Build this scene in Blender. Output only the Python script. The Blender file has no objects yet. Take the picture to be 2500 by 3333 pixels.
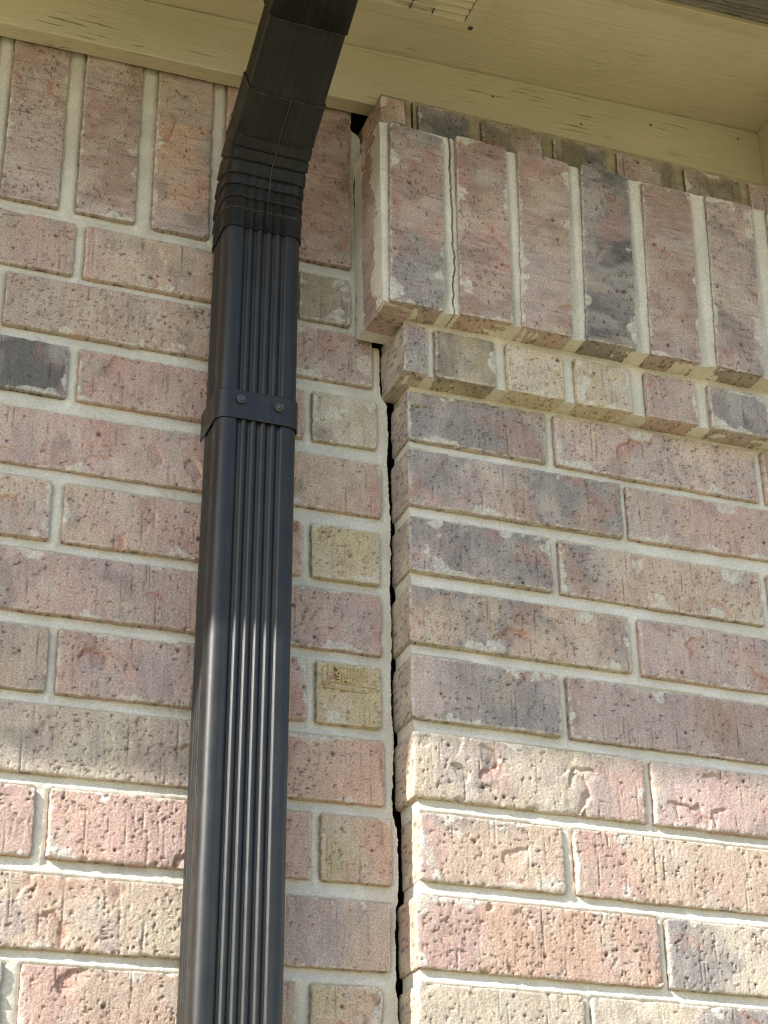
import bpy, math, random
import numpy as np
from mathutils import Vector, Matrix

# ------------------------------------------------------------------ camera, sky, sun, exposure
ZO = 2.74                                   # height of the soldier course's lower edge above the ground
sc = bpy.context.scene
cam_d = bpy.data.cameras.new('camera'); cam = bpy.data.objects.new('camera', cam_d)
sc.collection.objects.link(cam)
cam.matrix_world = Matrix(((0.93576187, -0.14976637, -0.31924874, -0.1638),
                           (-0.35225645, -0.43880557, -0.82665898, -1.5773),
                           (-0.01628241, 0.88601338, -0.46337369, -1.1860 + ZO),
                           (0, 0, 0, 1)))
cam_d.sensor_width = 36; cam_d.lens = 64.35; cam_d.clip_start = .02; cam_d.clip_end = 500
sc.camera = cam
SUN = Vector((-2.55, -1.0, 1.90))           # direction towards the sun
el = math.atan2(SUN.z, math.hypot(SUN.x, SUN.y)); rot = math.atan2(SUN.x, SUN.y)
w = bpy.data.worlds.new('World'); sc.world = w; w.use_nodes = True
nt = w.node_tree; bg = nt.nodes['Background']; sky = nt.nodes.new('ShaderNodeTexSky')
sky.sky_type = 'NISHITA'; sky.sun_disc = False; sky.sun_elevation = el; sky.sun_rotation = rot
sky.air_density = 1.0; sky.dust_density = 1.0; sky.ozone_density = 1.0
nt.links.new(sky.outputs[0], bg.inputs[0]); bg.inputs[1].default_value = .15
sd = bpy.data.lights.new('sun', 'SUN'); sd.energy = 4.3; sd.angle = math.radians(.53); sd.color = (1, .965, .90)
so = bpy.data.objects.new('sun', sd); sc.collection.objects.link(so)
so.rotation_euler = (-SUN).to_track_quat('-Z', 'Y').to_euler(); so.location = (-8, -4, 8)
sc.view_settings.view_transform = 'Standard'; sc.view_settings.look = 'None'
sc.view_settings.gamma = 1; sc.view_settings.exposure = 0.88
sc.render.engine = 'CYCLES'; sc.cycles.max_bounces = 6; sc.cycles.diffuse_bounces = 4; sc.cycles.glossy_bounces = 3; sc.cycles.filter_width = 1.15

rng = np.random.default_rng(7)
# ------------------------------------------------------------------ helpers
_P = rng.permutation(1024); _V = rng.random(1024)
def vn(x, y, s=0):
    x = np.asarray(x, float) + s*17.31; y = np.asarray(y, float) - s*9.73
    xi = np.floor(x).astype(int); yi = np.floor(y).astype(int); fx = x-xi; fy = y-yi
    fx = fx*fx*(3-2*fx); fy = fy*fy*(3-2*fy)
    h = lambda a, b: _V[_P[(_P[a & 1023] + b) & 1023]]
    return ((h(xi, yi)*(1-fx)+h(xi+1, yi)*fx)*(1-fy) + (h(xi, yi+1)*(1-fx)+h(xi+1, yi+1)*fx)*fy)*2-1
def fbm(x, y, s=0, o=3):
    r = 0; a = 1; t = 0
    for i in range(o): r = r + a*vn(x*2**i, y*2**i, s+i*3.1); t += a; a *= .5
    return r/t
def sst(a, b, x): t = np.clip((x-a)/(b-a), 0, 1); return t*t*(3-2*t)

def make_mesh(name, V, F, uv=None, col=None, smooth=True):
    me = bpy.data.meshes.new(name)
    V = np.asarray(V, np.float32); F = np.asarray(F, np.int32)
    k = F.shape[1]
    me.vertices.add(len(V)); me.vertices.foreach_set('co', V.ravel())
    me.loops.add(F.size); me.loops.foreach_set('vertex_index', F.ravel())
    me.polygons.add(len(F)); me.polygons.foreach_set('loop_start', np.arange(len(F), dtype=np.int32)*k)
    me.polygons.foreach_set('use_smooth', np.full(len(F), smooth))
    if uv is not None:
        l = me.uv_layers.new(name='UVMap'); l.data.foreach_set('uv', np.asarray(uv, np.float32)[F.ravel()].ravel())
    if col is not None:
        at = me.attributes.new('tone', 'FLOAT_COLOR', 'POINT'); at.data.foreach_set('color', np.c_[np.clip(col, 0, 1), np.ones(len(col))].astype(np.float32).ravel())
    me.update(); me.validate(); return me
def link(name, me, mat=None, parent=None, loc=(0, 0, 0)):
    o = bpy.data.objects.new(name, me); sc.collection.objects.link(o)
    if mat and me: me.materials.append(mat) if not me.materials else None
    if parent is not None:
        o.parent = parent
        g = parent
        off = Vector((0, 0, 0))
        while g is not None: off += g.location; g = g.parent
        o.location = Vector(loc) - off
    else: o.location = loc
    return o
def tag(o, label, cat, group=None):
    o['label'] = label; o['category'] = cat
    if group: o['group'] = group
    return o
def thing(name, label, cat, loc):
    o = bpy.data.objects.new(name, None); o.empty_display_size = .1; sc.collection.objects.link(o); o.location = loc
    return tag(o, label, cat)
class MB:                                    # collects quads, builds one mesh
    def __init__(s): s.V = []; s.F = []; s.n = 0
    def add(s, V, F):
        V = np.asarray(V, float).reshape(-1, 3); s.V.append(V); s.F.append(np.asarray(F, int)+s.n); s.n += len(V); return s
    def box(s, a, b, tilt=0.0, bev=0.0):
        x0, y0, z0 = a; x1, y1, z1 = b
        v = np.array([(x, y, z+tilt*x) for z in (z0, z1) for y in (y0, y1) for x in (x0, x1)])
        return s.add(v, [(0, 2, 3, 1), (4, 5, 7, 6), (0, 1, 5, 4), (2, 6, 7, 3), (0, 4, 6, 2), (1, 3, 7, 5)])
    def grid(s, P):                          # P: n x m x 3
        n, m = P.shape[:2]; i = np.arange(n*m).reshape(n, m)
        return s.add(P.reshape(-1, 3), np.stack([i[:-1, :-1], i[:-1, 1:], i[1:, 1:], i[1:, :-1]], -1).reshape(-1, 4))
    def build(s, name, mat, parent=None, loc=None, smooth=False):
        V = np.concatenate(s.V); F = np.concatenate(s.F)
        if loc is None: loc = (V.min(0)+V.max(0))/2
        loc = np.asarray(loc, float)
        me = make_mesh(name, V-loc, F, smooth=smooth)
        return link(name, me, mat, parent, Vector(loc)+Vector((0, 0, ZO)))

def srgb(r, g, b): return tuple(((c/255)/12.92 if c < 10.3 else ((c/255+.055)/1.055)**2.4) for c in (r, g, b))
# ------------------------------------------------------------------ materials
class NT:
    def __init__(s, name):
        s.m = bpy.data.materials.new(name); s.m.use_nodes = True; s.t = s.m.node_tree; s.b = s.t.nodes['Principled BSDF']
    def n(s, typ, **kw):
        o = s.t.nodes.new(typ)
        for k, v in kw.items():
            if k.startswith('i_'):
                key = k[2:]; key = int(key) if key.isdigit() else key.replace('_', ' ')
                s.set(o.inputs[key], v)
            else: setattr(o, k, v)
        return o
    def set(s, inp, v):
        if isinstance(v, bpy.types.NodeSocket): s.t.links.new(v, inp)
        else: inp.default_value = v
    def math(s, op, a, b=0.0, c=0.0):
        o = s.n('ShaderNodeMath', operation=op)
        for i, v in enumerate((a, b, c)): s.set(o.inputs[i], v)
        return o.outputs[0]
    def mix(s, f, a, b, bt='MIX'):
        o = s.n('ShaderNodeMix', data_type='RGBA', blend_type=bt)
        s.set(o.inputs[0], f); s.set(o.inputs[6], a); s.set(o.inputs[7], b); return o.outputs[2]
    def ramp(s, f, lo, hi, a=0., b=1.):
        o = s.n('ShaderNodeMapRange', interpolation_type='SMOOTHSTEP'); s.set(o.inputs[0], f)
        for i, v in ((1, lo), (2, hi), (3, a), (4, b)): s.set(o.inputs[i], v)
        return o.outputs[0]
    def vmul(s, v, sc_): o = s.n('ShaderNodeVectorMath', operation='MULTIPLY'); s.set(o.inputs[0], v); o.inputs[1].default_value = sc_; return o.outputs[0]
    def noise(s, v, scale, detail=3, rough=.55, dist=0): 
        o = s.n('ShaderNodeTexNoise'); s.set(o.inputs['Vector'], v); s.set(o.inputs['Scale'], scale); s.set(o.inputs['Detail'], detail); s.set(o.inputs['Roughness'], rough); s.set(o.inputs['Distortion'], dist); return o.outputs[0]
    def bump(s, h, dist, strength=1.0, normal=None):
        o = s.n('ShaderNodeBump'); s.set(o.inputs['Height'], h); s.set(o.inputs['Distance'], dist); s.set(o.inputs['Strength'], strength)
        if normal: s.set(o.inputs['Normal'], normal)
        return o.outputs[0]
    def out(s, col, rough, spec=.3, normal=None):
        s.set(s.b.inputs['Base Color'], col); s.set(s.b.inputs['Roughness'], rough); s.set(s.b.inputs['Specular IOR Level'], spec)
        if normal is not None: s.set(s.b.inputs['Normal'], normal)
        return s.m
MORT = srgb(196, 190, 170)
def rgba(c): return (*c, 1)
def brick_mat():
    """colour and wear come with the brick's own vertices; the shader adds grain and fine relief"""
    m = NT('fired_brick'); uv = m.n('ShaderNodeUVMap', uv_map='UVMap').outputs[0]
    col = m.n('ShaderNodeAttribute', attribute_name='tone').outputs['Color']
    g = m.noise(uv, 480, 3, .7)
    col = m.mix(1.0, col, m.mix(m.ramp(g, .28, .74), (.70, .70, .70, 1), (1.24, 1.24, 1.24, 1)), 'MULTIPLY')
    return m.out(col, .93, .12, m.bump(g, .0009, .9))
def mortar_mat():
    m = NT('sanded_mortar'); gc = m.n('ShaderNodeTexCoord').outputs['Object']
    a = m.noise(gc, 17, 3, .6); b = m.noise(gc, 420, 4, .75)
    col = m.mix(m.ramp(a, .35, .68), rgba(srgb(222, 215, 200)), rgba(srgb(238, 232, 219)))
    col = m.mix(1.0, col, m.mix(m.ramp(b, .28, .72), (.80, .80, .79, 1), (1.08, 1.08, 1.08, 1)), 'MULTIPLY')
    return m.out(col, .95, .1, m.bump(b, .0012, .9))
def paint_mat(name, c0, c1, grain=1.0, crack=.6, axis=(1, 1, 1), depth=.0010):
    """painted rough-sawn board: grain along local x, fine paint cracks"""
    m = NT(name); gc = m.n('ShaderNodeTexCoord').outputs['Object']
    wv = m.n('ShaderNodeVectorMath', operation='ADD'); nz = m.n('ShaderNodeTexNoise'); m.set(nz.inputs['Vector'], m.vmul(gc, (7, 30, 30))); nz.inputs['Scale'].default_value = 1.; nz.inputs['Detail'].default_value = 3.
    sc3 = m.n('ShaderNodeVectorMath', operation='MULTIPLY_ADD'); m.set(sc3.inputs[0], nz.outputs[1]); sc3.inputs[1].default_value = (0, .012, .012); sc3.inputs[2].default_value = (0, -.006, -.006)
    m.set(wv.inputs[0], gc); m.set(wv.inputs[1], sc3.outputs[0]); v = wv.outputs[0]
    g1 = m.noise(m.vmul(v, (12, 330, 330)), 1, 3, .6); g2 = m.noise(m.vmul(v, (4, 170, 170)), 1, 2, .6)
    col = m.mix(m.ramp(m.noise(gc, 5, 3), .35, .7), rgba(c0), rgba(c1))
    col = m.mix(m.math('MULTIPLY', m.ramp(g1, .44, .32, 0, 1), .20*grain), col, rgba(tuple(x*.45 for x in c0)))
    ck = m.math('MULTIPLY', m.ramp(m.noise(m.vmul(v, (11, 430, 430)), 1, 2, .5), .36, .32, 0, 1), m.ramp(m.noise(gc, 13, 3), .48, .62))
    col = m.mix(m.math('MULTIPLY', ck, crack), col, rgba(tuple(x*.28 for x in c0)))
    sp = m.ramp(m.noise(gc, 90, 2), .76, .80, 0, .55*crack); col = m.mix(sp, col, rgba(tuple(x*.35 for x in c0)))
    h = m.math('MULTIPLY_ADD', g2, 1.6, g1); h = m.math('MULTIPLY_ADD', ck, -1.2, h)
    return m.out(col, .62, .3, m.bump(h, depth*grain, .9))
def metal_mat(name, dust):
    m = NT(name); gc = m.n('ShaderNodeTexCoord').outputs['Object']
    col = m.mix(m.ramp(m.noise(gc, 30, 3), .3, .7), (.0155, .0150, .0140, 1), (.023, .0220, .0202, 1))
    d = m.ramp(m.noise(gc, 520, 3, .65), .70, .78, 0, dust); d = m.math('MULTIPLY', d, m.ramp(m.noise(gc, 22, 3), .45, .66))
    st = m.ramp(m.noise(m.vmul(gc, (170, 12, 12)), 1, 3), .5, .8, 0, .06*dust+.02)
    col = m.mix(d, col, (.24, .23, .20, 1)); col = m.mix(st, col, (.16, .14, .11, 1))
    r = m.math('ADD', m.ramp(m.noise(gc, 60, 3), .3, .7, .36, .44), m.math('MULTIPLY', d, .3))
    h = m.math('MULTIPLY_ADD', m.noise(gc, 900, 2), .25, m.noise(gc, 45, 2))
    return m.out(col, r, .5 if dust < .9 else .16, m.bump(h, .0003, .6))
def plain_mat(name, c0, c1, scale, rough, spec=.3, bump=0):
    m = NT(name); gc = m.n('ShaderNodeTexCoord').outputs['Object']; n = m.noise(gc, scale, 5, .65)
    return m.out(m.mix(m.ramp(n, .3, .7), rgba(c0), rgba(c1)), rough, spec, m.bump(n, bump, 1.) if bump else None)
M_brick = brick_mat(); M_mort = mortar_mat()
CREAM = srgb(178, 166, 130)
M_stain_shade = plain_mat('stained_shaded_mortar', srgb(142, 130, 102), srgb(172, 160, 132), 60, .95, .1, .001)  # colour carries stain and also the deep shade of the recessed top course
M_soffit = paint_mat('cream_painted_panel', srgb(200, 189, 160), srgb(210, 199, 170), .7, .25)
M_frieze = paint_mat('cream_painted_frieze', srgb(198, 188, 158), srgb(208, 198, 168), .8, .8)
M_trim = plain_mat('cream_painted_trim', srgb(190, 178, 146), srgb(198, 186, 154), 40, .6, .3, .0004)
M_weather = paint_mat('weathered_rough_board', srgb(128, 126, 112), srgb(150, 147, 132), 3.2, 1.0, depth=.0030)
M_black = metal_mat('black_painted_aluminium', .8); M_elbow = metal_mat('dusty_black_aluminium', 1.0)
M_screw = plain_mat('dull_screw', (.035, .035, .036), (.10, .10, .10), 300, .45, .5, .0002)
M_stamp = plain_mat('yellow_clay', srgb(186, 164, 122), srgb(200, 178, 134), 90, .93, .1, .0006)
M_dark = plain_mat('dark_sheathing', srgb(60, 52, 46), srgb(70, 62, 54), 12, .95)
M_house = plain_mat('rendered_backing', srgb(160, 134, 118), srgb(176, 150, 132), 9, .95)
M_shingle = plain_mat('grey_shingle', srgb(84, 80, 76), srgb(110, 104, 98), 60, .95, .1, .002)
M_grass = plain_mat('lawn', srgb(134, 127, 96), srgb(166, 155, 120), 6, .95, .1, .01)

# ------------------------------------------------------------------ bricks
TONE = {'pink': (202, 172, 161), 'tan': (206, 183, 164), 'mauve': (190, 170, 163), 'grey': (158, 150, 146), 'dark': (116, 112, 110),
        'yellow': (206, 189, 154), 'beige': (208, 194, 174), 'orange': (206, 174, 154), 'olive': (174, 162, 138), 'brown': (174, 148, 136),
        'dirt_shade': (138, 126, 104), 'red': (194, 156, 146), 'salmon': (206, 174, 160)}
BRICKS = [
('L', [(-0.3929, -0.0103), (-0.1503, -0.0125), (-0.1503, -0.0828), (-0.3929, -0.085)], 'mauve', 'pink', 0.3),
('L', [(-0.1388, -0.0126), (0.1038, -0.0148), (0.1038, -0.0805), (-0.1388, -0.0827)], 'pink', 'mauve', 0.3),
('L', [(0.1148, -0.0149), (0.3409, -0.0169), (0.3409, -0.0784), (0.1148, -0.0804)], 'pink', 'tan', 0.3),
('L', [(0.3518, -0.017), (0.4106, -0.0176), (0.4106, -0.0778), (0.3518, -0.0783)], 'olive', 'grey', 0.9),
('L', [(-0.3901, -0.1675), (-0.1475, -0.1681), (-0.1475, -0.2303), (-0.3901, -0.2314)], 'mauve', 'pink', 0.3),
('L', [(-0.136, -0.1682), (0.1066, -0.1688), (0.1066, -0.2291), (-0.136, -0.2302)], 'dark', 'grey', 0.3),
('L', [(0.1172, -0.1688), (0.3583, -0.1694), (0.3583, -0.228), (0.1172, -0.2291)], 'pink', 'pink', 0.3),
('L', [(0.367, -0.1695), (0.4395, -0.1696), (0.4395, -0.2276), (0.367, -0.228)], 'beige', 'olive', 0.9),
('L', [(-0.3968, -0.3233), (-0.1542, -0.3244), (-0.1542, -0.3918), (-0.3968, -0.394)], 'mauve', 'pink', 0.3),
('L', [(-0.1427, -0.3244), (0.0999, -0.3255), (0.0999, -0.3895), (-0.1427, -0.3917)], 'pink', 'tan', 0.3),
('L', [(0.1121, -0.3255), (0.3559, -0.3266), (0.3559, -0.3872), (0.1121, -0.3894)], 'pink', 'tan', 0.3),
('L', [(0.3661, -0.3267), (0.4403, -0.327), (0.4403, -0.3865), (0.3661, -0.3871)], 'yellow', 'yellow', 0.35),
('L', [(-0.3894, -0.4854), (-0.1468, -0.4832), (-0.1468, -0.5473), (-0.3894, -0.5494)], 'mauve', 'pink', 0.3),
('L', [(-0.1353, -0.4831), (0.1073, -0.4809), (0.1073, -0.5451), (-0.1353, -0.5472)], 'grey', 'tan', 0.3),
('L', [(0.1165, -0.4808), (0.3614, -0.4786), (0.3614, -0.5429), (0.1165, -0.545)], 'mauve', 'pink', 0.3),
('L', [(0.3712, -0.4785), (0.439, -0.4779), (0.439, -0.5422), (0.3712, -0.5428)], 'yellow', 'yellow', 0.35),
('L', [(-0.3905, -0.6405), (-0.1479, -0.6386), (-0.1479, -0.7037), (-0.3905, -0.7059)], 'mauve', 'pink', 0.3),
('L', [(-0.1364, -0.6385), (0.1062, -0.6366), (0.1062, -0.7015), (-0.1364, -0.7036)], 'orange', 'pink', 0.3),
('L', [(0.1191, -0.6365), (0.3667, -0.6346), (0.3667, -0.6991), (0.1191, -0.7013)], 'salmon', 'pink', 0.3),
('L', [(0.3761, -0.6345), (0.4479, -0.6339), (0.4479, -0.6984), (0.3761, -0.699)], 'orange', 'yellow', 0.35),
('L', [(-0.4072, -0.7962), (-0.1646, -0.7958), (-0.1646, -0.8592), (-0.4072, -0.8596)], 'mauve', 'pink', 0.3),
('L', [(-0.1531, -0.7957), (0.0895, -0.7953), (0.0895, -0.8587), (-0.1531, -0.8591)], 'beige', 'grey', 0.3),
('L', [(0.1052, -0.7953), (0.3524, -0.7949), (0.3524, -0.8583), (0.1052, -0.8587)], 'salmon', 'tan', 0.3),
('L', [(0.3666, -0.7949), (0.4356, -0.7947), (0.4356, -0.8581), (0.3666, -0.8583)], 'tan', 'yellow', 0.35),
('L', [(-0.3885, -0.9521), (-0.1459, -0.9521), (-0.1459, -1.0155), (-0.3885, -1.0155)], 'mauve', 'pink', 0.3),
('L', [(-0.1344, -0.9521), (0.1082, -0.9521), (0.1082, -1.0155), (-0.1344, -1.0155)], 'pink', 'tan', 0.3),
('L', [(0.1191, -0.9521), (0.3677, -0.9521), (0.3677, -1.0155), (0.1191, -1.0155)], 'mauve', 'pink', 0.3),
('L', [(0.3761, -0.9521), (0.4439, -0.9521), (0.4439, -1.0155), (0.3761, -1.0155)], 'tan', 'orange', 0.35),
('L', [(-0.3885, -1.1087), (-0.1459, -1.1087), (-0.1459, -1.1721), (-0.3885, -1.1721)], 'mauve', 'pink', 0.3),
('L', [(-0.1344, -1.1087), (0.1082, -1.1087), (0.1082, -1.1721), (-0.1344, -1.1721)], 'pink', 'tan', 0.3),
('L', [(0.1191, -1.1087), (0.3677, -1.1087), (0.3677, -1.1721), (0.1191, -1.1721)], 'mauve', 'pink', 0.3),
('L', [(0.3761, -1.1087), (0.4439, -1.1087), (0.4439, -1.1721), (0.3761, -1.1721)], 'tan', 'orange', 0.35),
('L', [(-0.3885, -1.2653), (-0.1459, -1.2653), (-0.1459, -1.3287), (-0.3885, -1.3287)], 'mauve', 'pink', 0.3),
('L', [(-0.1344, -1.2653), (0.1082, -1.2653), (0.1082, -1.3287), (-0.1344, -1.3287)], 'pink', 'tan', 0.3),
('L', [(0.1191, -1.2653), (0.3677, -1.2653), (0.3677, -1.3287), (0.1191, -1.3287)], 'mauve', 'pink', 0.3),
('L', [(0.3761, -1.2653), (0.4439, -1.2653), (0.4439, -1.3287), (0.3761, -1.3287)], 'tan', 'orange', 0.35),
('L', [(-0.4713, -0.0955), (-0.2287, -0.0933), (-0.2287, -0.1571), (-0.4713, -0.1593)], 'tan', 'pink', 0.3),
('L', [(-0.2172, -0.0932), (0.0254, -0.091), (0.0254, -0.1548), (-0.2172, -0.157)], 'pink', 'mauve', 0.3),
('L', [(0.0369, -0.0909), (0.2795, -0.0887), (0.2795, -0.1525), (0.0369, -0.1547)], 'tan', 'mauve', 0.3),
('L', [(0.291, -0.0886), (0.4359, -0.0873), (0.4359, -0.1511), (0.291, -0.1524)], 'mauve', 'pink', 1.3),
('L', [(-0.4723, -0.2532), (-0.2297, -0.2511), (-0.2297, -0.3142), (-0.4723, -0.3164)], 'tan', 'pink', 0.3),
('L', [(-0.2182, -0.251), (0.0244, -0.2488), (0.0244, -0.3119), (-0.2182, -0.3141)], 'pink', 'mauve', 0.3),
('L', [(0.0359, -0.2487), (0.2785, -0.2465), (0.2785, -0.3096), (0.0359, -0.3118)], 'pink', 'mauve', 0.3),
('L', [(0.29, -0.2464), (0.4435, -0.245), (0.4435, -0.3082), (0.29, -0.3095)], 'pink', 'tan', 0.4),
('L', [(-0.4723, -0.4073), (-0.2297, -0.4053), (-0.2297, -0.4678), (-0.4723, -0.4689)], 'tan', 'pink', 0.3),
('L', [(-0.2182, -0.4052), (0.0244, -0.4032), (0.0244, -0.4666), (-0.2182, -0.4677)], 'pink', 'mauve', 0.3),
('L', [(0.0359, -0.4031), (0.2785, -0.4011), (0.2785, -0.4655), (0.0359, -0.4666)], 'pink', 'mauve', 0.3),
('L', [(0.29, -0.401), (0.4408, -0.3998), (0.4408, -0.4647), (0.29, -0.4654)], 'mauve', 'pink', 0.4),
('L', [(-0.4723, -0.5634), (-0.2297, -0.5612), (-0.2297, -0.627), (-0.4723, -0.6292)], 'tan', 'pink', 0.3),
('L', [(-0.2182, -0.5611), (0.0244, -0.5589), (0.0244, -0.6247), (-0.2182, -0.6269)], 'pink', 'mauve', 0.3),
('L', [(0.0359, -0.5588), (0.2785, -0.5566), (0.2785, -0.6224), (0.0359, -0.6246)], 'beige', 'mauve', 0.3),
('L', [(0.29, -0.5565), (0.4417, -0.5552), (0.4417, -0.621), (0.29, -0.6223)], 'pink', 'orange', 0.4),
('L', [(-0.4723, -0.7177), (-0.2297, -0.7172), (-0.2297, -0.7859), (-0.4723, -0.7881)], 'tan', 'pink', 0.3),
('L', [(-0.2182, -0.7171), (0.0244, -0.7166), (0.0244, -0.7837), (-0.2182, -0.7858)], 'pink', 'mauve', 0.3),
('L', [(0.0359, -0.7166), (0.2785, -0.7161), (0.2785, -0.7814), (0.0359, -0.7836)], 'beige', 'tan', 0.3),
('L', [(0.29, -0.716), (0.4442, -0.7157), (0.4442, -0.7799), (0.29, -0.7813)], 'tan', 'mauve', 0.4),
('L', [(-0.4723, -0.8738), (-0.2297, -0.8738), (-0.2297, -0.9372), (-0.4723, -0.9372)], 'tan', 'pink', 0.3),
('L', [(-0.2182, -0.8738), (0.0244, -0.8738), (0.0244, -0.9372), (-0.2182, -0.9372)], 'pink', 'mauve', 0.3),
('L', [(0.0359, -0.8738), (0.2785, -0.8738), (0.2785, -0.9372), (0.0359, -0.9372)], 'tan', 'pink', 0.3),
('L', [(0.29, -0.8738), (0.4442, -0.8738), (0.4442, -0.9372), (0.29, -0.9372)], 'pink', 'orange', 0.4),
('L', [(-0.4723, -1.0304), (-0.2297, -1.0304), (-0.2297, -1.0938), (-0.4723, -1.0938)], 'tan', 'pink', 0.3),
('L', [(-0.2182, -1.0304), (0.0244, -1.0304), (0.0244, -1.0938), (-0.2182, -1.0938)], 'pink', 'mauve', 0.3),
('L', [(0.0359, -1.0304), (0.2785, -1.0304), (0.2785, -1.0938), (0.0359, -1.0938)], 'tan', 'pink', 0.3),
('L', [(0.29, -1.0304), (0.4442, -1.0304), (0.4442, -1.0938), (0.29, -1.0938)], 'pink', 'orange', 0.4),
('L', [(-0.4723, -1.187), (-0.2297, -1.187), (-0.2297, -1.2504), (-0.4723, -1.2504)], 'tan', 'pink', 0.3),
('L', [(-0.2182, -1.187), (0.0244, -1.187), (0.0244, -1.2504), (-0.2182, -1.2504)], 'pink', 'mauve', 0.3),
('L', [(0.0359, -1.187), (0.2785, -1.187), (0.2785, -1.2504), (0.0359, -1.2504)], 'tan', 'pink', 0.3),
('L', [(0.29, -1.187), (0.4442, -1.187), (0.4442, -1.2504), (0.29, -1.2504)], 'pink', 'orange', 0.4),
('LS', [(-0.6341, 0.2385), (-0.5686, 0.2385), (-0.5686, 0.0021), (-0.6341, 0.0023)], 'mauve', 'brown', 0.3),
('LS', [(-0.5521, 0.2385), (-0.4866, 0.2385), (-0.4866, 0.0019), (-0.5521, 0.0021)], 'brown', 'mauve', 0.3),
('LS', [(-0.4701, 0.2385), (-0.4046, 0.2385), (-0.4046, 0.0017), (-0.4701, 0.0019)], 'mauve', 'orange', 0.3),
('LS', [(-0.3881, 0.2385), (-0.3226, 0.2385), (-0.3226, 0.0015), (-0.3881, 0.0016)], 'pink', 'brown', 0.3),
('LS', [(-0.3061, 0.2385), (-0.2406, 0.2385), (-0.2406, 0.0012), (-0.3061, 0.0014)], 'brown', 'pink', 0.3),
('LS', [(-0.2241, 0.2385), (-0.1586, 0.2385), (-0.1586, 0.001), (-0.2241, 0.0012)], 'mauve', 'brown', 0.3),
('LS', [(-0.1421, 0.2385), (-0.0766, 0.2385), (-0.0766, 0.0008), (-0.1421, 0.001)], 'brown', 'mauve', 0.3),
('LS', [(-0.0601, 0.2385), (0.0054, 0.2385), (0.0054, 0.0006), (-0.0601, 0.0007)], 'mauve', 'orange', 0.3),
('LS', [(0.0219, 0.2385), (0.0833, 0.2385), (0.0833, 0.0003), (0.0219, 0.0005)], 'mauve', 'brown', 0.3),
('LS', [(0.1013, 0.2385), (0.1656, 0.2385), (0.1656, 0.0001), (0.1013, 0.0003)], 'brown', 'mauve', 0.3),
('LS', [(0.184, 0.2385), (0.2476, 0.2385), (0.2476, -0.0001), (0.184, 0.0001)], 'mauve', 'orange', 0.3),
('LS', [(0.2642, 0.2385), (0.3287, 0.2385), (0.3287, -0.0003), (0.2642, -0.0002)], 'pink', 'brown', 0.3),
('LS', [(0.3427, 0.2385), (0.4124, 0.2385), (0.4124, -0.0006), (0.3427, -0.0004)], 'brown', 'pink', 0.3),
('RC', [(0.4599, -0.1708), (0.6205, -0.1695), (0.6205, -0.2315), (0.4599, -0.23)], 'mauve', 'grey', 0.4),
('R', [(0.6315, -0.1694), (0.883, -0.1675), (0.883, -0.2338), (0.6315, -0.2316)], 'mauve', 'tan', 0.4),
('R', [(0.8927, -0.1674), (1.1353, -0.1655), (1.1353, -0.2361), (0.8927, -0.2339)], 'pink', 'tan', 0.3),
('R', [(1.1458, -0.1654), (1.3884, -0.1635), (1.3884, -0.2384), (1.1458, -0.2362)], 'mauve', 'grey', 0.3),
('RC', [(0.4583, -0.2417), (0.7059, -0.2422), (0.7059, -0.3069), (0.4583, -0.308)], 'grey', 'mauve', 0.4),
('R', [(0.7133, -0.2422), (0.9559, -0.2427), (0.9559, -0.3058), (0.7133, -0.3069)], 'mauve', 'pink', 0.4),
('R', [(0.9664, -0.2427), (1.209, -0.2432), (1.209, -0.3047), (0.9664, -0.3058)], 'mauve', 'grey', 0.3),
('R', [(1.2195, -0.2432), (1.4621, -0.2437), (1.4621, -0.3036), (1.2195, -0.3047)], 'tan', 'grey', 0.3),
('RC', [(0.4578, -0.3211), (0.6175, -0.3226), (0.6175, -0.3844), (0.4578, -0.383)], 'grey', 'mauve', 0.7),
('R', [(0.6271, -0.3227), (0.8697, -0.3248), (0.8697, -0.3867), (0.6271, -0.3845)], 'grey', 'tan', 0.7),
('R', [(0.8802, -0.3249), (1.1228, -0.3271), (1.1228, -0.389), (0.8802, -0.3868)], 'tan', 'tan', 0.3),
('R', [(1.1333, -0.3272), (1.3759, -0.3294), (1.3759, -0.3913), (1.1333, -0.3891)], 'pink', 'tan', 0.3),
('RC', [(0.4559, -0.3997), (0.7023, -0.4013), (0.7023, -0.4641), (0.4559, -0.4619)], 'tan', 'grey', 0.4),
('R', [(0.7144, -0.4014), (0.957, -0.403), (0.957, -0.4664), (0.7144, -0.4643)], 'mauve', 'pink', 0.4),
('R', [(0.9675, -0.4031), (1.2101, -0.4047), (1.2101, -0.4687), (0.9675, -0.4665)], 'pink', 'grey', 0.3),
('R', [(1.2206, -0.4047), (1.4632, -0.4063), (1.4632, -0.471), (1.2206, -0.4688)], 'mauve', 'pink', 0.3),
('RC', [(0.4557, -0.4756), (0.617, -0.4771), (0.617, -0.5434), (0.4557, -0.5419)], 'grey', 'mauve', 0.7),
('R', [(0.6267, -0.4772), (0.8693, -0.4794), (0.8693, -0.5456), (0.6267, -0.5434)], 'brown', 'mauve', 0.7),
('R', [(0.8798, -0.4795), (1.1224, -0.4816), (1.1224, -0.5479), (0.8798, -0.5457)], 'mauve', 'pink', 0.3),
('R', [(1.1329, -0.4817), (1.3755, -0.4839), (1.3755, -0.5502), (1.1329, -0.548)], 'tan', 'tan', 0.3),
('RC', [(0.4561, -0.5556), (0.7051, -0.5578), (0.7051, -0.6239), (0.4561, -0.6217)], 'beige', 'pink', 0.4),
('R', [(0.714, -0.5579), (0.9566, -0.5601), (0.9566, -0.6262), (0.714, -0.624)], 'pink', 'mauve', 0.4),
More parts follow.
